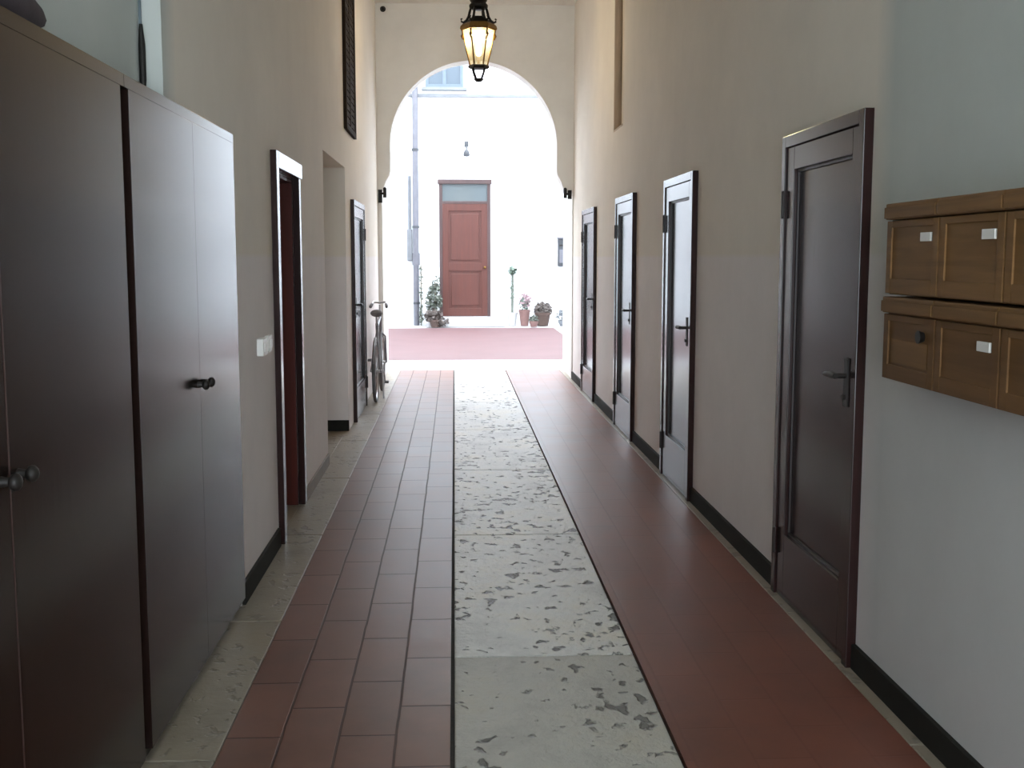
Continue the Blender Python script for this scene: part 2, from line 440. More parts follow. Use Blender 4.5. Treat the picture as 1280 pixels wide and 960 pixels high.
# skirtings
def skirts(name, x0, x1, z, segs, mat, label):
    bm = B()
    for a, b_ in segs: bx(bm, x0, x1, a, b_, 0.001, z, .003)
    struct(name, bm, mat, label, 'skirting board')
rsegs = []; y = Y0
for a, b_ in RD: rsegs.append((y, a - .002)); y = b_ + .002
rsegs.append((y, YA - .002))
skirts('baseboard_right', RX - .018, RX + .001, .095, rsegs, 'skirt', 'black skirting along the foot of the right wall')
skirts('baseboard_left', LX - .001, LX + .016, .10, [(4.84, 5.86)], 'skirt', 'black skirting between tall cupboard and reddish doorway')
skirts('baseboard_left_middle', LX - .001, LX + .012, .085, [(6.97, 8.22)], 'skirt2', 'brown grey skirting between reddish doorway and the wall recess')
bm = bx(B(), -1.21, LX + .004, 9.832, 9.851, .0, .095, .003)
struct('baseboard_recess', bm, 'skirt', 'short black skirting on the far side of the left wall recess', 'skirting board')

# ------------------------------------------------------------------ panelled doors on both sides
def panel_door(name, side, y0, y1, label, handle_mat='bronze'):
    """side=+1: right wall (faces -x); the handle sits on the near stile"""
    wx = RX if side > 0 else LX
    s = -side                                     # +s points into the corridor
    def X(d): return wx + s*d                     # d metres out of the wall
    def b2(bm, d0, d1, ya, yb, z0, z1, bev=.003): return bx(bm, min(X(d0), X(d1)), max(X(d0), X(d1)), ya, yb, z0, z1, bev)
    t = thing(name, (wx, (y0 + y1)/2, 0), label, 'door', None, 'structure')
    fr = B()
    b2(fr, -.065, .036, y0, y0 + FW, 0.002, 2.045); b2(fr, -.065, .036, y1 - FW, y1, 0.002, 2.045); b2(fr, -.065, .036, y0 + FW, y1 - FW, 1.995, 2.045)
    obj('door_frame', fr, 'door', t)
    a, c = y0 + FW + .003, y1 - FW - .003
    lf = B(); st = .105; d0, d1 = -.03, .028
    b2(lf, d0, d1, a, a + .075, .008, 1.992); b2(lf, d0, d1, c - st, c, .008, 1.992)
    b2(lf, d0, d1, a + .075, c - st, 1.895, 1.992); b2(lf, d0, d1, a + .075, c - st, .008, .30)
    leaf = obj('door_leaf', lf, 'door', t)
    obj('panel', b2(B(), -.028, .002, a + .073, c - st + .002, .298, 1.897, 0), 'door', leaf)
    mo = B()
    for (ya, yb, z0, z1) in ((a + .075, a + .087, .30, 1.895), (c - st - .012, c - st, .30, 1.895), (a + .087, c - st - .012, 1.883, 1.895), (a + .087, c - st - .012, .30, .312)):
        b2(mo, .002, .012, ya, yb, z0, z1, .002)
    obj('panel_moulding', mo, 'doordark', leaf)
    hy = a + .05
    h = B(); b2(h, .028, .036, hy - .022, hy + .022, .97, 1.15, .003)
    hp = obj('handle_plate', h, handle_mat, leaf)
    h = B(); tube(h, [(X(.034), hy, 1.085), (X(.078), hy, 1.085)], .010)
    tube(h, [(X(.078), hy - .012, 1.085), (X(.080), hy + .05, 1.087), (X(.078), hy + .10, 1.083), (X(.072), hy + .135, 1.078)], [.011, .012, .010, .007])
    obj('handle', h, handle_mat, leaf, True)
    h = B(); tube(h, [(X(.034), hy, 1.005), (X(.046), hy, 1.005)], .011)
    obj('keyhole', h, handle_mat, leaf, True)
    for z in (.25, 1.75):
        h = B(); tube(h, [(X(.040), c + .004, z - .05), (X(.040), c + .004, z + .05)], .007)
        ball(h, (X(.040), c + .004, z + .053), .008); ball(h, (X(.040), c + .004, z - .053), .008)
        obj('hinge', h, 'doordark', t, True)
    return t
panel_door('door_1', 1, *RD[0], 'dark brown panelled door on the right wall beside the wooden mailboxes')
panel_door('door_2', 1, *RD[1], 'second panelled door along the right wall, its gloss catching white daylight')
panel_door('door_3', 1, *RD[2], 'third panelled door along the right wall, below the tall narrow niche')
panel_door('door_4', 1, *RD[3], 'farthest panelled door along the right wall, nearest the arch')
panel_door('door_5', -1, 10.33, 11.55, 'panelled door on the left wall between the recess and the bicycle')

# deep doorway lined with red-brown wood on the left
t = thing('door_6', (LX, 6.415, 0), 'deep narrow doorway lined in dark red wood on the left wall', 'door', None, 'structure')
bm = B()
bx(bm, LX - .03, LX + .032, 5.885, 5.968, .002, 2.07, .004); bx(bm, LX - .03, LX + .012, 6.862, 6.935, .002, 2.07, .004); bx(bm, LX - .03, LX + .032, 5.968, 6.862, 1.985, 2.07, .004)
obj('architrave', bm, 'door', t)
bm = B()
bx(bm, -1.27, LX - .031, 5.953, 5.975, .004, 1.985); bx(bm, -1.27, LX - .031, 6.840, 6.865, .004, 1.985); bx(bm, -1.27, LX - .031, 5.975, 6.840, 1.962, 1.985)
obj('jamb_lining', bm, 'redwood', t)
bm = B()
bx(bm, -1.26, -1.215, 5.98, 6.08, .01, 1.958, .003); bx(bm, -1.26, -1.215, 6.735, 6.835, .01, 1.958, .003)
for z0, z1 in ((.01, .22), (.92, 1.04), (1.84, 1.958)): bx(bm, -1.26, -1.215, 6.08, 6.735, z0, z1, .003)
bx(bm, -1.255, -1.235, 6.08, 6.735, .22, 1.84)
lf = obj('door_leaf', bm, 'redwood', t)
bm = B(); tube(bm, [(-1.214, 6.03, 1.05), (-1.165, 6.03, 1.05), (-1.16, 6.14, 1.05)], .01)
obj('handle', bm, 'bronze', lf, True)

# ------------------------------------------------------------------ built-in cupboards on the left
def cupboard(name, y0, y1, seam, gap0, gap1, label):
    """gap0/gap1: width of the dark reveal beside the first/last door"""
    t = thing(name, (-1.12, (y0 + y1)/2, 0), label, 'cupboard', 'built-in cupboards on the left')
    fx = -.922
    bm = bx(B(), -1.31, -.956, y0, y1, .055, 2.028)
    obj('carcass', bm, 'cabdark', t)
    obj('plinth', bx(B(), -1.30, -.95, y0, y1, .002, .054), 'cabinet', t)
    obj('top_rail', bx(B(), -.955, fx, y0, y1, 1.9955, 2.032, .001), 'cabinet', t)
    for k, (a, c) in enumerate(((y0 + gap0, seam - .0007), (seam + .0007, y1 - gap1))):
        d = obj('cupboard_door', bx(B(), -.955, fx, a, c, .04, 1.995, .0008), 'cabinet', t)
        ky = seam - .045 if k == 0 else seam + .045
        bm = B(); tube(bm, [(fx, ky, 1.067), (fx + .022, ky, 1.067)], [.012, .009]); ball(bm, (fx + .030, ky, 1.067), .019, .75, 1, 1)
        obj('knob', bm, 'bronze', d, True)
        if k == 1 and seam < 3:
            obj('edge_band', bx(B(), -.954, fx + .0015, a - .0003, a + .004, .06, 1.93), 'cabred', d)["label"] = 'reddish edge band'
    return t
cupboard('cupboard', 3.266, 4.825, 4.085, .037, .003, 'tall glossy dark brown cupboard, its far door mirroring the daylight of the arch')
cupboard('cupboard', 1.67, 3.264, 2.33, .003, .039, 'tall dark brown cupboard at left edge, in shade nearest the viewer')

# things on and above the cupboards
bm = B()
ball(bm, (-.972, 2.40, 2.110), 1, .030, .33, .077, 20); ball(bm, (-.970, 2.60, 2.076), 1, .032, .19, .042, 16); ball(bm, (-.974, 2.20, 2.136), 1, .028, .2, .10, 16)
tag(obj('cloth_bundle', bm, 'cloth', None, True), 'dark plum bundle lying on top of the nearest cupboard', 'bundle')
t = thing('wall_cable', (-1.005, 3.75, 2.04), 'thin dark cable hanging down the wall corner above the cupboards', 'cable')
bm = tube(B(), [(-1.004, 3.762, 2.26), (-1.004, 3.762, 3.0), (-1.003, 3.763, H - .01)], .005)
obj('cord', bm, 'cable', t, True)
bm = tube(B(), [(-1.0, 3.758, 2.06), (-1.0, 3.758, 2.09), (-1.0, 3.758, 2.2), (-1.002, 3.76, 2.265)], [.008, .011, .011, .006])
obj('plug', bm, 'iron', t, True)

# light switches
def switch(y, d, w, label):
    t = thing('light_switch', (LX, y, 1.055), label, 'light switch', 'light switches beside the left doorway')
    obj('mounting_plate', bx(B(), LX, LX + d, y - w/2, y + w/2, 1.053, 1.135, .004), 'plasticw', t)
    for k in (-1, 1): obj('rocker', bx(B(), LX + d - .001, LX + d + .006, y + k*w*.2 - w*.13, y + k*w*.2 + w*.13, 1.073, 1.115, .002), 'plasticw', t)
switch(5.42, .032, .12, 'white light switch box on left wall nearer the cupboards')
switch(5.63, .022, .09, 'flatter white light switch beside the reddish doorway frame')

# ------------------------------------------------------------------ mailboxes
def mailbox(y0, y1, z0, z1, label, plate, row):
    t = thing('mailbox', (1.42, (y0 + y1)/2, z0), label, 'mailbox', 'wooden wall mailboxes')
    fx = 1.362; a, c = y0 + .002, y1 - .002
    bm = bx(B(), fx + .014, RX, a, c, z0, z1 - .052, .003); body = obj('body', bm, 'mail', t)
    bm = bx(B(), fx - .006, RX, a, c, z1 - .050, z1, .005); bx(bm, fx - .012, fx - .006, a + .004, c - .004, z1 - .046, z1 - .012, .002)
    obj('slot_lid', bm, 'mail', t)
    bm = B(); d0, d1 = fx, fx + .0135; zt = z1 - .054
    bx(bm, d0, d1, a + .003, a + .04, z0 + .004, zt, .002); bx(bm, d0, d1, c - .04, c - .003, z0 + .004, zt, .002)
    bx(bm, d0, d1, a + .04, c - .04, z0 + .004, z0 + .05, .002); bx(bm, d0, d1, a + .04, c - .04, zt - .02, zt, .002)
    bx(bm, d0 + .005, d1, a + .04, c - .04, z0 + .05, zt - .02)
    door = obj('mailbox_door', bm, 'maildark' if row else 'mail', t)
    yp = a + .085
    if plate:
        obj('name_card', bx(B(), fx - .002, fx + .005, yp - .035, yp + .035, zt - .066, zt - .040, .001), 'plate', door)
    else:
        bm = tube(B(), [(fx + .006, yp, zt - .055), (fx - .012, yp, zt - .055)], [.014, .02])
        obj('knob', bm, 'iron', door, True)
        obj('paper_label', bx(B(), fx + .003, fx + .006, a + .05, c - .06, z0 + .058, zt - .075), 'mail', door)["label"] = 'lighter wood patch'
yb = [3.50, 3.115, 2.73, 2.345]
pos_txt = ['far end, by the dark door', 'middle', 'near end, cut by the photo edge']
for k in range(3):
    mailbox(yb[k+1], yb[k], 1.405, 1.687, ['upper row wooden mailbox at far end next to the dark door', 'upper row wooden mailbox second from the dark door, white card', 'upper row wooden mailbox cut off by the right picture edge'][k], True, 0)
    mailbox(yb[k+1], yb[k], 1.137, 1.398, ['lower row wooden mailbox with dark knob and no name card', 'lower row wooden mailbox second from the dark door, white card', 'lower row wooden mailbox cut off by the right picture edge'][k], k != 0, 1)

# ------------------------------------------------------------------ high openings
t = thing('window_1', (LX, 10.30, 2.62), 'tall dark wooden shutter high on the left wall', 'window', None, 'structure')
bm = B(); ya, yb_, za, zb = 9.83, 10.76, 2.62, 4.25
for (p, q, r, s) in ((ya, ya+.05, za, zb), (yb_-.05, yb_, za, zb), (ya+.05, yb_-.05, za, za+.05), (ya+.05, yb_-.05, zb-.05, zb)): bx(bm, LX + .001, LX + .03, p, q, r, s, .003)
obj('window_frame', bm, 'shutter', t)
for p, q in ((ya+.052, 10.293), (10.297, yb_-.052)):
    bm = B(); bx(bm, LX + .001, LX + .024, p, p+.05, za+.052, zb-.052); bx(bm, LX + .001, LX + .024, q-.05, q, za+.052, zb-.052)
    n = 26
    for k in range(n):
        z = za + .07 + k*(zb - za - .14)/n
        bx(bm, LX + .004, LX + .020, p+.05, q-.05, z, z + .045)
    obj('shutter_leaf', bm, 'shutter', t)
n0, n1, nz0, nz1, nd = NICHE
bm = B(); bx(bm, RX + .002, nd, n1 - .02, n1 - .001, nz0 + .001, nz1 - .001); bx(bm, RX + .002, nd, n0 + .001, n0 + .02, nz0 + .001, nz1 - .001); bx(bm, RX + .002, nd, n0 + .02, n1 - .02, nz1 - .02, nz1 - .001); bx(bm, RX + .002, nd, n0 + .02, n1 - .02, nz0 + .001, nz0 + .02)
struct('trim_1', bm, 'batten', 'thin brown lining of the tall niche high on the right wall', 'trim')

# small fittings by the arch
t = thing('wall_fitting', (-.845, YA - .02, 4.49), 'small round black fitting high on the arch wall by the left corner', 'wall fitting')
bm = B(); tube(bm, [(-.845, YA, 4.50), (-.845, YA - .008, 4.50)], .035); obj('flange', bm, 'iron', t, True)
bm = B(); tube(bm, [(-.845, YA - .008, 4.50), (-.845, YA - .03, 4.50)], [.026, .018]); obj('cap', bm, 'iron', t, True)
def pintle(x, s, label, big):
    t = thing('gate_hinge_pin', (x, YA - .03, 2.2), label, 'hinge pin', 'iron gate hinge pins on the arch')
    obj('wall_plate', bx(B(), x - .025, x + .025, YA - .012, YA, 2.19 if big else 2.24, 2.35, .003), 'iron', t)
    bm = tube(B(), [(x, YA - .01, 2.30), (x + s*.015, YA - .045, 2.30), (x + s*.055, YA - .055, 2.30)], .014); obj('arm', bm, 'iron', t, True)
    bm = tube(B(), [(x + s*.06, YA - .055, 2.25), (x + s*.06, YA - .055, 2.35)], .022); ball(bm, (x + s*.06, YA - .055, 2.355), .023); obj('pin', bm, 'iron', t, True)
pintle(-.905, 1, 'dark iron hinge pin at the left springing of the arch', True)
pintle(1.43, -1, 'dark iron hinge pin at the right springing of the arch', False)

# ------------------------------------------------------------------ lantern
LC = (.243, 11.0)
t = thing('hanging_lantern', (LC[0], LC[1], 3.19), 'lit brass and cream glass lantern hanging from the ceiling before the arch', 'lantern')
c0 = (LC[0], LC[1], 0)
bm = lathe(B(), c0, [(0, H - .05), (.03, H - .05), (.06, H - .02), (.065, H), (0, H)]); obj('ceiling_rose', bm, 'iron', t, True)
bm = B()
z = 4.01; k = 0
while z < H - .06:
    tt = bmesh.new(); torus(tt, (0, 0, 0), .016, .0045, 'x' if k % 2 else 'y', 12, 6)
    for v in tt.verts: v.co = Vector((v.co.x + LC[0], v.co.y + LC[1], v.co.z*1.35 + z + .018))
    merge(bm, tt); z += .033; k += 1
obj('chain', bm, 'iron', t, True)
bm = lathe(B(), c0, [(0, 3.862), (.062, 3.865), (.088, 3.885), (.09, 3.905), (.07, 3.93), (.085, 3.95), (.06, 3.975), (.03, 3.985), (.02, 4.01), (0, 4.015)]); obj('crown', bm, 'iron', t, True)
for k in range(6):
    a = k*PI/3; d = Vector((math.cos(a), math.sin(a)))
    pr = [(.075, 3.875), (.085, 3.84), (.095, 3.80), (.115, 3.765), (.145, 3.745), (.165, 3.755), (.168, 3.775), (.155, 3.782)]
    bm = tube(B(), [(LC[0] + d.x*r, LC[1] + d.y*r, z) for r, z in pr], [.011, .012, .012, .012, .011, .010, .009, .007], 8)
    obj('scroll_arm', bm, 'iron', t, True)
bm = lathe(B(), c0, [(.125, 3.72), (.150, 3.735), (.172, 3.715), (.178, 3.69), (.165, 3.672), (.145, 3.675), (.125, 3.70), (.125, 3.72)], 6, 0); obj('upper_rim', bm, 'brass', t)
bm = lathe(B(), c0, [(.0, 3.735), (.14, 3.722), (.14, 3.735), (.06, 3.80), (0, 3.81)], 6, 0); obj('roof', bm, 'iron', t)
fb = B()
for k in range(6):
    a0 = k*PI/3; a1 = a0 + PI/3
    top = [(LC[0] + .155*math.cos(a), LC[1] + .155*math.sin(a), 3.672) for a in (a0, a1)]
    bot = [(LC[0] + .083*math.cos(a), LC[1] + .083*math.sin(a), 3.345) for a in (a0, a1)]
    bm = B(); bm.faces.new([bm.verts.new(p) for p in (top[0], top[1], bot[1], bot[0])])
    g = bmesh.ops.extrude_face_region(bm, geom=bm.faces[:]); nrm = Vector((math.cos((a0+a1)/2), math.sin((a0+a1)/2), 0))*.003
    bmesh.ops.translate(bm, verts=[v for v in g['geom'] if isinstance(v, bmesh.types.BMVert)], vec=-nrm)
    obj('glass_pane', bm, 'lampglass', t)
    bm = tube(B(), [top[0], bot[0]], .008, 6); obj('glazing_bar', bm, 'brass', t)
    x, y = top[0][0], top[0][1]
    bm = tube(B(), [(x, y, 3.668), (LC[0] + (x - LC[0])*1.02, LC[1] + (y - LC[1])*1.02, 3.62), (LC[0] + (x - LC[0])*.96, LC[1] + (y - LC[1])*.96, 3.585)], [.012, .014, .006], 8); obj('drop_ornament', bm, 'brass', t, True)
bm = lathe(B(), c0, [(.0, 3.352), (.085, 3.352), (.100, 3.345), (.104, 3.328), (.085, 3.315), (.0, 3.315)], 6, 0); obj('lower_rim', bm, 'iron', t)
for k in range(4):
    a = PI/4 + k*PI/2
    bm = tube(B(), [(LC[0] + .08*math.cos(a), LC[1] + .08*math.sin(a), 3.318), (LC[0] + .062*math.cos(a), LC[1] + .062*math.sin(a), 3.27), (LC[0] + .036*math.cos(a), LC[1] + .036*math.sin(a), 3.222)], .010, 8)
    obj('cage_bar', bm, 'iron', t, True)
bm = lathe(B(), c0, [(0, 3.19), (.025, 3.195), (.045, 3.212), (.045, 3.226), (0, 3.23)]); obj('finial', bm, 'iron', t, True)
bm = lathe(B(), c0, [(0, 3.43), (.022, 3.44), (.034, 3.475), (.03, 3.52), (.016, 3.56), (0, 3.57)], 16); obj('bulb', bm, 'bulb', t, True)
bm = lathe(B(), c0, [(0, 3.352), (.013, 3.352), (.013, 3.43), (0, 3.435)], 12); obj('bulb_holder', bm, 'plasticw', t, True)

# ------------------------------------------------------------------ bicycle leaning on the left wall near the arch
BXX, BY = -.835, 11.80
t = thing('bicycle', (BXX, BY, 0), 'grey bicycle parked along the left wall near the arch', 'bicycle')
def P(y, z, x=0): return (BXX + x, BY + y, z)
R = .33
for y in (.0, 1.02):
    w = obj('wheel', torus(B(), P(y, R + .001), R - .018, .018, 'x', 36, 8), 'rubber', t, True)
    obj('rim', torus(B(), P(y, R), R - .042, .010, 'x', 36, 6), 'chrome', w, True)
    bm = B()
    for k in range(14):
        a = 2*PI*k/14; tube(bm, [P(y, R), P(y + (R-.045)*math.cos(a), R + (R-.045)*math.sin(a))], .0025, 4)
    tube(bm, [P(y, R, -.045), P(y, R, .045)], .018, 8)
    obj('spokes', bm, 'chrome', w)
bm = B(); bb, st_, hd, hd2 = P(.42, .29), P(.27, .82), P(.82, .86), P(.85, .72)
tube(bm, [bb, st_], .016); tube(bm, [P(.29, .78), hd], .015); tube(bm, [bb, hd2], .018); tube(bm, [P(.80, .90), P(.86, .68)], .02)
for s in (-1, 1):
    tube(bm, [bb, P(0, R, s*.05)], .010); tube(bm, [P(.285, .76), P(0, R, s*.05)], .008)
obj('frame', bm, 'bikeg', t, True)
bm = B()
for s in (-1, 1): tube(bm, [P(.86, .69), P(.88, .64, s*.05), P(1.02, R, s*.05)], .011)
obj('fork', bm, 'bikeg', t, True)
bm = tube(B(), [P(.80, .90), P(.785, 1.0)], .012); tube(bm, [P(.62, .99, -.085), P(.74, 1.03, -.07), P(.79, 1.02, 0), P(.74, 1.03, .07), P(.62, .99, .085)], .012)
hb = obj('handlebar', bm, 'chrome', t, True)
for s in (-1, 1): obj('grip', tube(B(), [P(.58, .982, s*.088), P(.67, 1.005, s*.08)], .017), 'rubber', hb, True)
bm = B(); ball(bm, P(.22, .93), 1, .065, .09, .04, 14); ball(bm, P(.34, .94), 1, .03, .11, .025, 12); obj('saddle', bm, 'rubber', t, True)
obj('seat_post', tube(B(), [P(.272, .80), P(.245, .91)], .013), 'chrome', t, True)
bm = torus(B(), P(.42, .29, .05), .085, .006, 'x', 24, 6); tube(bm, [P(.42, .29, -.06), P(.42, .29, .06)], .018); tube(bm, [P(.42, .29, .06), P(.52, .16, .065)], .010); tube(bm, [P(.42, .29, -.06), P(.32, .42, -.065)], .010)
cr = obj('crankset', bm, 'chrome', t, True)
for yy, zz, s in ((.52, .16, 1), (.32, .42, -1)): obj('pedal', bx(B(), BXX + min(s*.065, s*.105), BXX + max(s*.065, s*.105), BY + yy - .045, BY + yy + .045, zz - .012, zz + .012, .003), 'rubber', cr)
for y in (.0, 1.02):
    bm = B(); pts = [P(y + (R+.02)*math.cos(a), R + (R+.02)*math.sin(a)) for a in [PI*(.15 + .75*k/12) if y == 0 else PI*(.25 + .6*k/12) for k in range(13)]]
    tube(bm, pts, .012, 6); obj('mudguard', bm, 'bikeg', t, True)
bm = tube(B(), [P(.36, .27, .05), P(.30, .003, .062)], .009); obj('kickstand', bm, 'chrome', t, True)

# ------------------------------------------------------------------ courtyard
CX0, CX1, CH = -5.0, 5.5, 8.0
struct('ground_courtyard', bx(B(), CX0, CX1, YB, YC, -.14, -.012), 'cstone', 'pale stone courtyard ground beyond the arch', 'ground')
struct('ground_paving', bx(B(), CX0, 2.15, 16.7, 24.35, -.02, .0), 'cpave', 'pale pink tiled paving across the courtyard', 'paving')
struct('ground_apron', bx(B(), CX0, CX1, YB, 16.68, -.02, .0), 'cstone', 'white stone strip just outside the arch', 'paving')
bm = bx(B(), CX0 - .3, CX1 + .3, YC, YC + .3, -.14, CH)
struct('wall_courtyard', bm, 'court', 'bright white house wall across the courtyard', 'wall')
struct('wall_courtyard_left', bx(B(), CX0 - .3, CX0, YB, YC, -.14, CH), 'court', 'white side wall left of the courtyard', 'wall')
struct('wall_courtyard_right', bx(B(), CX1, CX1 + .3, YB, YC, -.14, CH), 'court', 'white side wall right of the courtyard', 'wall')
bm = bx(B(), CX0 - .3, -1.45, YB - .3, YB, -.14, CH); bx(bm, 1.85, CX1 + .3, YB - .3, YB, -.14, CH); bx(bm, -1.45, 1.85, YB - .3, YB, H + .3, CH)
struct('wall_courtyard_front', bm, 'court', 'courtyard face of the wall around the arch', 'wall')
struct('trim_2', bx(B(), CX0, CX1, YC - .05, YC, 5.06, 5.13, .01), 'ledge', 'thin pale ledge running across the white courtyard wall', 'ledge')

def cs(v, y=YC): return v*y/25.0          # the layout was measured at 25 m
# courtyard door
dx0, dx1, dz0, dz1 = -.335, .815, .19, 3.23
t = thing('door_7', ((dx0+dx1)/2, YC, .19), 'red brown courtyard door with a grey glass transom', 'door', None, 'structure')
bm = B(); yf = YC - .05
bx(bm, dx0, dx0 + .07, yf, YC, dz0, dz1, .004); bx(bm, dx1 - .07, dx1, yf, YC, dz0, dz1, .004); bx(bm, dx0 - .03, dx1 + .03, yf - .03, YC, dz1 - .07, dz1 + .03, .004); bx(bm, dx0 + .07, dx1 - .07, yf, YC, 2.72, 2.78, .004)
obj('door_frame', bm, 'cdoorf', t)
obj('transom_pane', bx(B(), dx0 + .07, dx1 - .07, YC - .025, YC - .015, 2.78, dz1 - .07), 'transom', t)
bm = bx(B(), dx0 + .07, dx1 - .07, YC - .022, YC - .002, dz0 + .01, 2.72)
a, c = dx0 + .07, dx1 - .07
for x0, x1, z0, z1 in ((a, a + .13, .20, 2.72), (c - .13, c, .20, 2.72), (a + .13, c - .13, .20, .38), (a + .13, c - .13, 1.22, 1.40), (a + .13, c - .13, 2.56, 2.72)):
    bx(bm, x0, x1, YC - .045, YC - .02, z0, z1, .006)
lf = obj('door_leaf', bm, 'cdoor', t)
for z0, z1 in ((.44, 1.16), (1.46, 2.50)):
    obj('raised_panel', bx(B(), a + .19, c - .19, YC - .04, YC - .02, z0, z1, .012), 'cdoor', lf)
bm = B(); ball(bm, (c - .06, YC - .085, 1.30), .03); tube(bm, [(c - .06, YC - .044, 1.30), (c - .06, YC - .08, 1.30)], .012); obj('knob', bm, 'brass', lf, True)
bm = bx(B(), dx0 - .12, dx1 + .12, YC - .42, YC, 0, .19, .012); bx(bm, dx0 - .3, dx1 + .3, YC - .8, YC - .42, 0, .09, .012)
tag(obj('doorstep', bm, 'cstone'), 'two pale stone steps below the red brown courtyard door', 'step', None, 'structure')

# downpipe and slim pipe left of it
t = thing('downpipe', (-.86, YC - .13, 0), 'thick grey downpipe running up the white courtyard wall', 'downpipe')
bm = tube(B(), [(-.86, YC - .13, .0), (-.86, YC - .13, 2.0), (-.85, YC - .13, 5.3), (-.85, YC - .13, CH - .2)], .065, 14); obj('pipe', bm, 'pipe', t, True)
for z in (.5, 2.2, 3.9, 5.6):
    bm = B(); tube(bm, [(-.857, YC - .13, z - .025), (-.857, YC - .13, z + .025)], .078, 14); bx(bm, -.875, -.84, YC - .06, YC - .001, z - .015, z + .015); obj('bracket', bm, 'greybox', t)
bm = tube(B(), [(-.857, YC - .13, 1.35), (-.857, YC - .13, 1.62)], .085, 14); obj('sleeve', bm, 'pipe', t, True)
t = thing('slim_pipe', (-1.0, YC - .05, 1.45), 'slim pale grey pipe beside the thick downpipe', 'pipe')
bm = tube(B(), [(-1.0, YC - .05, 1.5), (-1.0, YC - .05, 3.33)], .035, 10); obj('pipe', bm, 'ledge', t, True)
obj('end_box', bx(B(), -1.06, -.945, YC - .09, YC, 1.45, 2.15, .01), 'ledge', t)

# window upstairs
t = thing('window_2', (-.2, YC, 5.25), 'pale blue upper window seen through the top of the arch', 'window', None, 'structure')
bm = B()
for x0, x1, z0, z1 in ((-.62, -.55, 5.27, 6.8), (.15, .22, 5.27, 6.8), (-.55, .15, 5.27, 5.34), (-.55, .15, 6.73, 6.8), (-.24, -.16, 5.34, 6.73)): bx(bm, x0, x1, YC - .06, YC, z0, z1, .004)
obj('window_frame', bm, 'blue', t)
for x0, x1 in ((-.55, -.24), (-.16, .15)): obj('window_pane', bx(B(), x0, x1, YC - .03, YC - .02, 5.34, 6.73), 'winglass', t)
obj('window_sill', bx(B(), -.70, .30, YC - .12, YC, 5.20, 5.268, .008), 'ledge', t)

# lamp above the door
t = thing('wall_lamp', (.283, YC, 3.75), 'small grey lamp on the white wall above the courtyard door', 'wall lamp')
obj('wall_mount', bx(B(), .235, .33, YC - .05, YC, 3.98, 4.10, .01), 'greybox', t)
bm = tube(B(), [(.283, YC - .04, 4.0), (.283, YC - .13, 3.97), (.283, YC - .14, 3.90)], .015); obj('arm', bm, 'greybox', t, True)
bm = lathe(B(), (.283, YC - .14, 0), [(0, 3.75), (.06, 3.76), (.075, 3.80), (.05, 3.88), (.02, 3.91), (0, 3.91)]); obj('lamp_shade', bm, 'greybox', t, True)

# grey box on the wall right of the door
t = thing('wall_box', (2.43, YC, 1.3), 'dark grey wall box on the white courtyard wall right of the door', 'wall box')
obj('housing', bx(B(), 2.34, 2.52, YC - .12, YC, 1.32, 1.94, .01), 'greybox', t)
obj('cover', bx(B(), 2.32, 2.54, YC - .15, YC, 1.942, 1.98, .006), 'pipe', t)
obj('slot', bx(B(), 2.37, 2.49, YC - .126, YC - .115, 1.78, 1.81), 'iron', t)
obj('face_panel', bx(B(), 2.37, 2.49, YC - .13, YC - .115, 1.40, 1.70, .004), 'pipe', t)

# plants along the courtyard wall
def pot(t, x, y, r, h, mat):
    p = obj('pot', lathe(B(), (x, y, 0), [(0, .001), (r*.72, .001), (r, h - .05), (r*1.1, h - .05), (r*1.1, h), (r*.95, h), (r*.9, h - .03), (0, h - .03)], 20), mat, t, True)
    obj('soil', lathe(B(), (x, y, 0), [(0, h - .028), (r*.88, h - .028), (r*.8, h - .02), (0, h - .015)], 16), 'soil', p)
    return p
x, y = -.44, YC - .40
t = thing('potted_shrub', (x, y, 0), 'pale grey green shrub in a pot right of the downpipe foot', 'plant', 'plants along the courtyard wall')
pot(t, x, y, .15, .28, 'terradark')
obj('foliage', leaves(leaves(B(), (x - .02, y, .58), (.18, .17, .34), 240, .10, 1), (x + .02, y, .95), (.10, .1, .20), 60, .08, 2), 'leaf', t)
obj('stem', tube(B(), [(x, y, .25), (x + .01, y, .6), (x, y, 1.0)], .012), 'stem', t)
x, y = -.38, YC - .85
t = thing('low_plant', (x, y, 0), 'low brownish plant sprawling left of the courtyard doorstep', 'plant', 'plants along the courtyard wall')
pot(t, x - .05, y, .12, .17, 'terradark')
obj('foliage', leaves(leaves(B(), (x - .08, y, .26), (.20, .16, .16), 200, .09, 3), (x + .06, y, .12), (.22, .14, .10), 120, .08, 4), 'leaf2', t)
x, y = -.87, YC - .30
t = thing('climbing_plant', (x, y, 0), 'thin climbing plant growing up the foot of the downpipe', 'plant', 'plants along the courtyard wall')
obj('stem', tube(B(), [(x + .12, y, 0), (x + .12, y + .05, .6), (x + .12, y + .10, 1.35)], .012), 'stem', t)
obj('foliage', leaves(leaves(B(), (x + .12, y, .25), (.045, .06, .24), 60, .08, 5), (x + .12, y + .06, .95), (.045, .06, .45), 60, .06, 6), 'leaf', t)
x, y = 1.29, YC - .35
t = thing('tall_plant', (x, y, 0), 'tall thin staked plant in a pot right of the courtyard door', 'plant', 'plants along the courtyard wall')
pot(t, x, y, .11, .30, 'cstone')
obj('stem', tube(B(), [(x, y, .26), (x + .01, y, 1.25)], .026), 'leaf', t)
obj('foliage', leaves(leaves(B(), (x + .01, y, 1.22), (.10, .09, .10), 80, .08, 7), (x, y, .8), (.05, .05, .4), 50, .06, 8), 'leaf3', t)
x, y = 1.56, YC - .45
t = thing('flowering_plant', (x, y, 0), 'pale pink flowering plant in a tall terracotta pot', 'plant', 'plants along the courtyard wall')
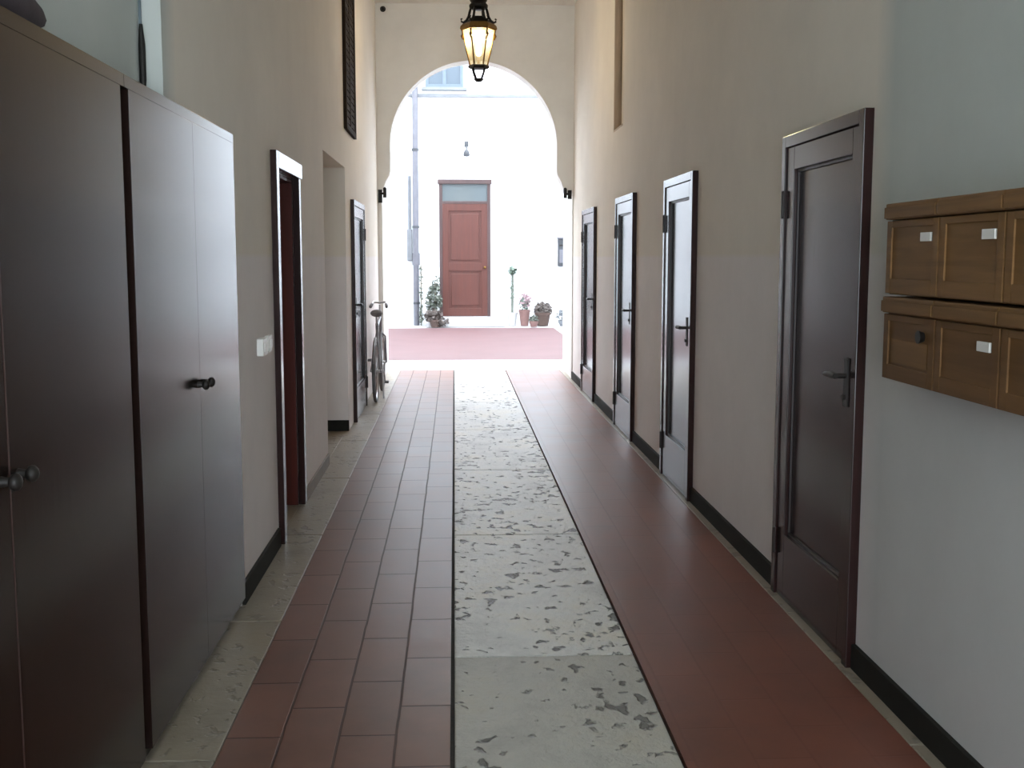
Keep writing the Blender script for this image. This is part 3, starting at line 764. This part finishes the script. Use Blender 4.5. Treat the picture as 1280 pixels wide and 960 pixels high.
pot(t, x, y, .12, .36, 'terracotta')
obj('foliage', leaves(B(), (x, y, .50), (.12, .12, .14), 90, .08, 9), 'leaf3', t)
obj('blossom', leaves(B(), (x + .03, y - .03, .58), (.15, .14, .16), 140, .07, 10), 'flower', t)
x, y = 1.74, YC - .85
t = thing('small_plant', (x, y, 0), 'small low potted plant between the pink flowers and the round bush', 'plant', 'plants along the courtyard wall')
pot(t, x, y, .09, .13, 'terracotta')
obj('foliage', leaves(B(), (x, y, .17), (.10, .10, .09), 80, .07, 11), 'leaf', t)
x, y = 1.97, YC - .45
t = thing('round_bush', (x, y, 0), 'round bush in a dark brown pot at right of the courtyard wall', 'plant', 'plants along the courtyard wall')
pot(t, x, y, .17, .30, 'terradark')
obj('foliage', leaves(B(), (x, y, .36), (.20, .19, .18), 320, .08, 12), 'leaf2', t)
x, y = 2.42, YC - .55
t = thing('grey_plant', (x, y, 0), 'pale grey low plant at the far right foot of courtyard wall', 'plant', 'plants along the courtyard wall')
pot(t, x, y, .10, .12, 'ledge')
obj('foliage', leaves(B(), (x, y, .22), (.16, .14, .14), 110, .08, 13), 'ledge', t)

# ------------------------------------------------------------------ light
w = bpy.data.worlds.new('overcast_sky'); bpy.context.scene.world = w; w.use_nodes = True
bg = w.node_tree.nodes['Background']; bg.inputs[0].default_value = (.86, .93, 1.0, 1); bg.inputs[1].default_value = 10.0

def area(name, loc, rot, sx, sy, power, col):
    l = bpy.data.lights.new(name, 'AREA'); l.shape = 'RECTANGLE'; l.size = sx; l.size_y = sy; l.energy = power; l.color = col
    o = bpy.data.objects.new(name, l); C.objects.link(o); o.location = loc; o.rotation_euler = rot
    return o
area('entrance_daylight', (.27, Y0 - .05, 1.6), (PI/2, 0, 0), 2.0, 2.6, 50, (.68, .88, 1.0)).rotation_euler = (-PI/2, 0, PI)
pl = bpy.data.lights.new('lantern_light', 'POINT'); pl.energy = 27; pl.color = (1, .88, .70); pl.shadow_soft_size = .05
po = bpy.data.objects.new('lantern_light', pl); C.objects.link(po); po.location = (LC[0], LC[1], 3.60)

# ------------------------------------------------------------------ camera
f = 1400.0
p = math.atan(158/f); s = math.atan(72/f*math.cos(p))
F = Vector((math.sin(s)*math.cos(p), math.cos(s)*math.cos(p), -math.sin(p)))
Rr = Vector((math.cos(s), -math.sin(s), 0)); U = Rr.cross(F)
cam = bpy.data.cameras.new('camera'); cam.sensor_width = 36; cam.lens = f/1280*36; cam.clip_start = .05; cam.clip_end = 200
co = bpy.data.objects.new('camera', cam); C.objects.link(co)
mw = Matrix((Rr, U, -F)).transposed().to_4x4(); mw.translation = Vector((0, 0, 1.52)); co.matrix_world = mw
sc = bpy.context.scene; sc.camera = co
sc.view_settings.view_transform = 'Standard'; sc.view_settings.look = 'None'
sc.view_settings.gamma = 1; sc.view_settings.exposure = 0.15; sc.view_settings.use_curve_mapping = False
sc.cycles.use_denoising = True
sc.cycles.max_bounces = 12; sc.cycles.diffuse_bounces = 8; sc.cycles.glossy_bounces = 5; sc.cycles.transparent_max_bounces = 12
sc.cycles.sample_clamp_indirect = 8
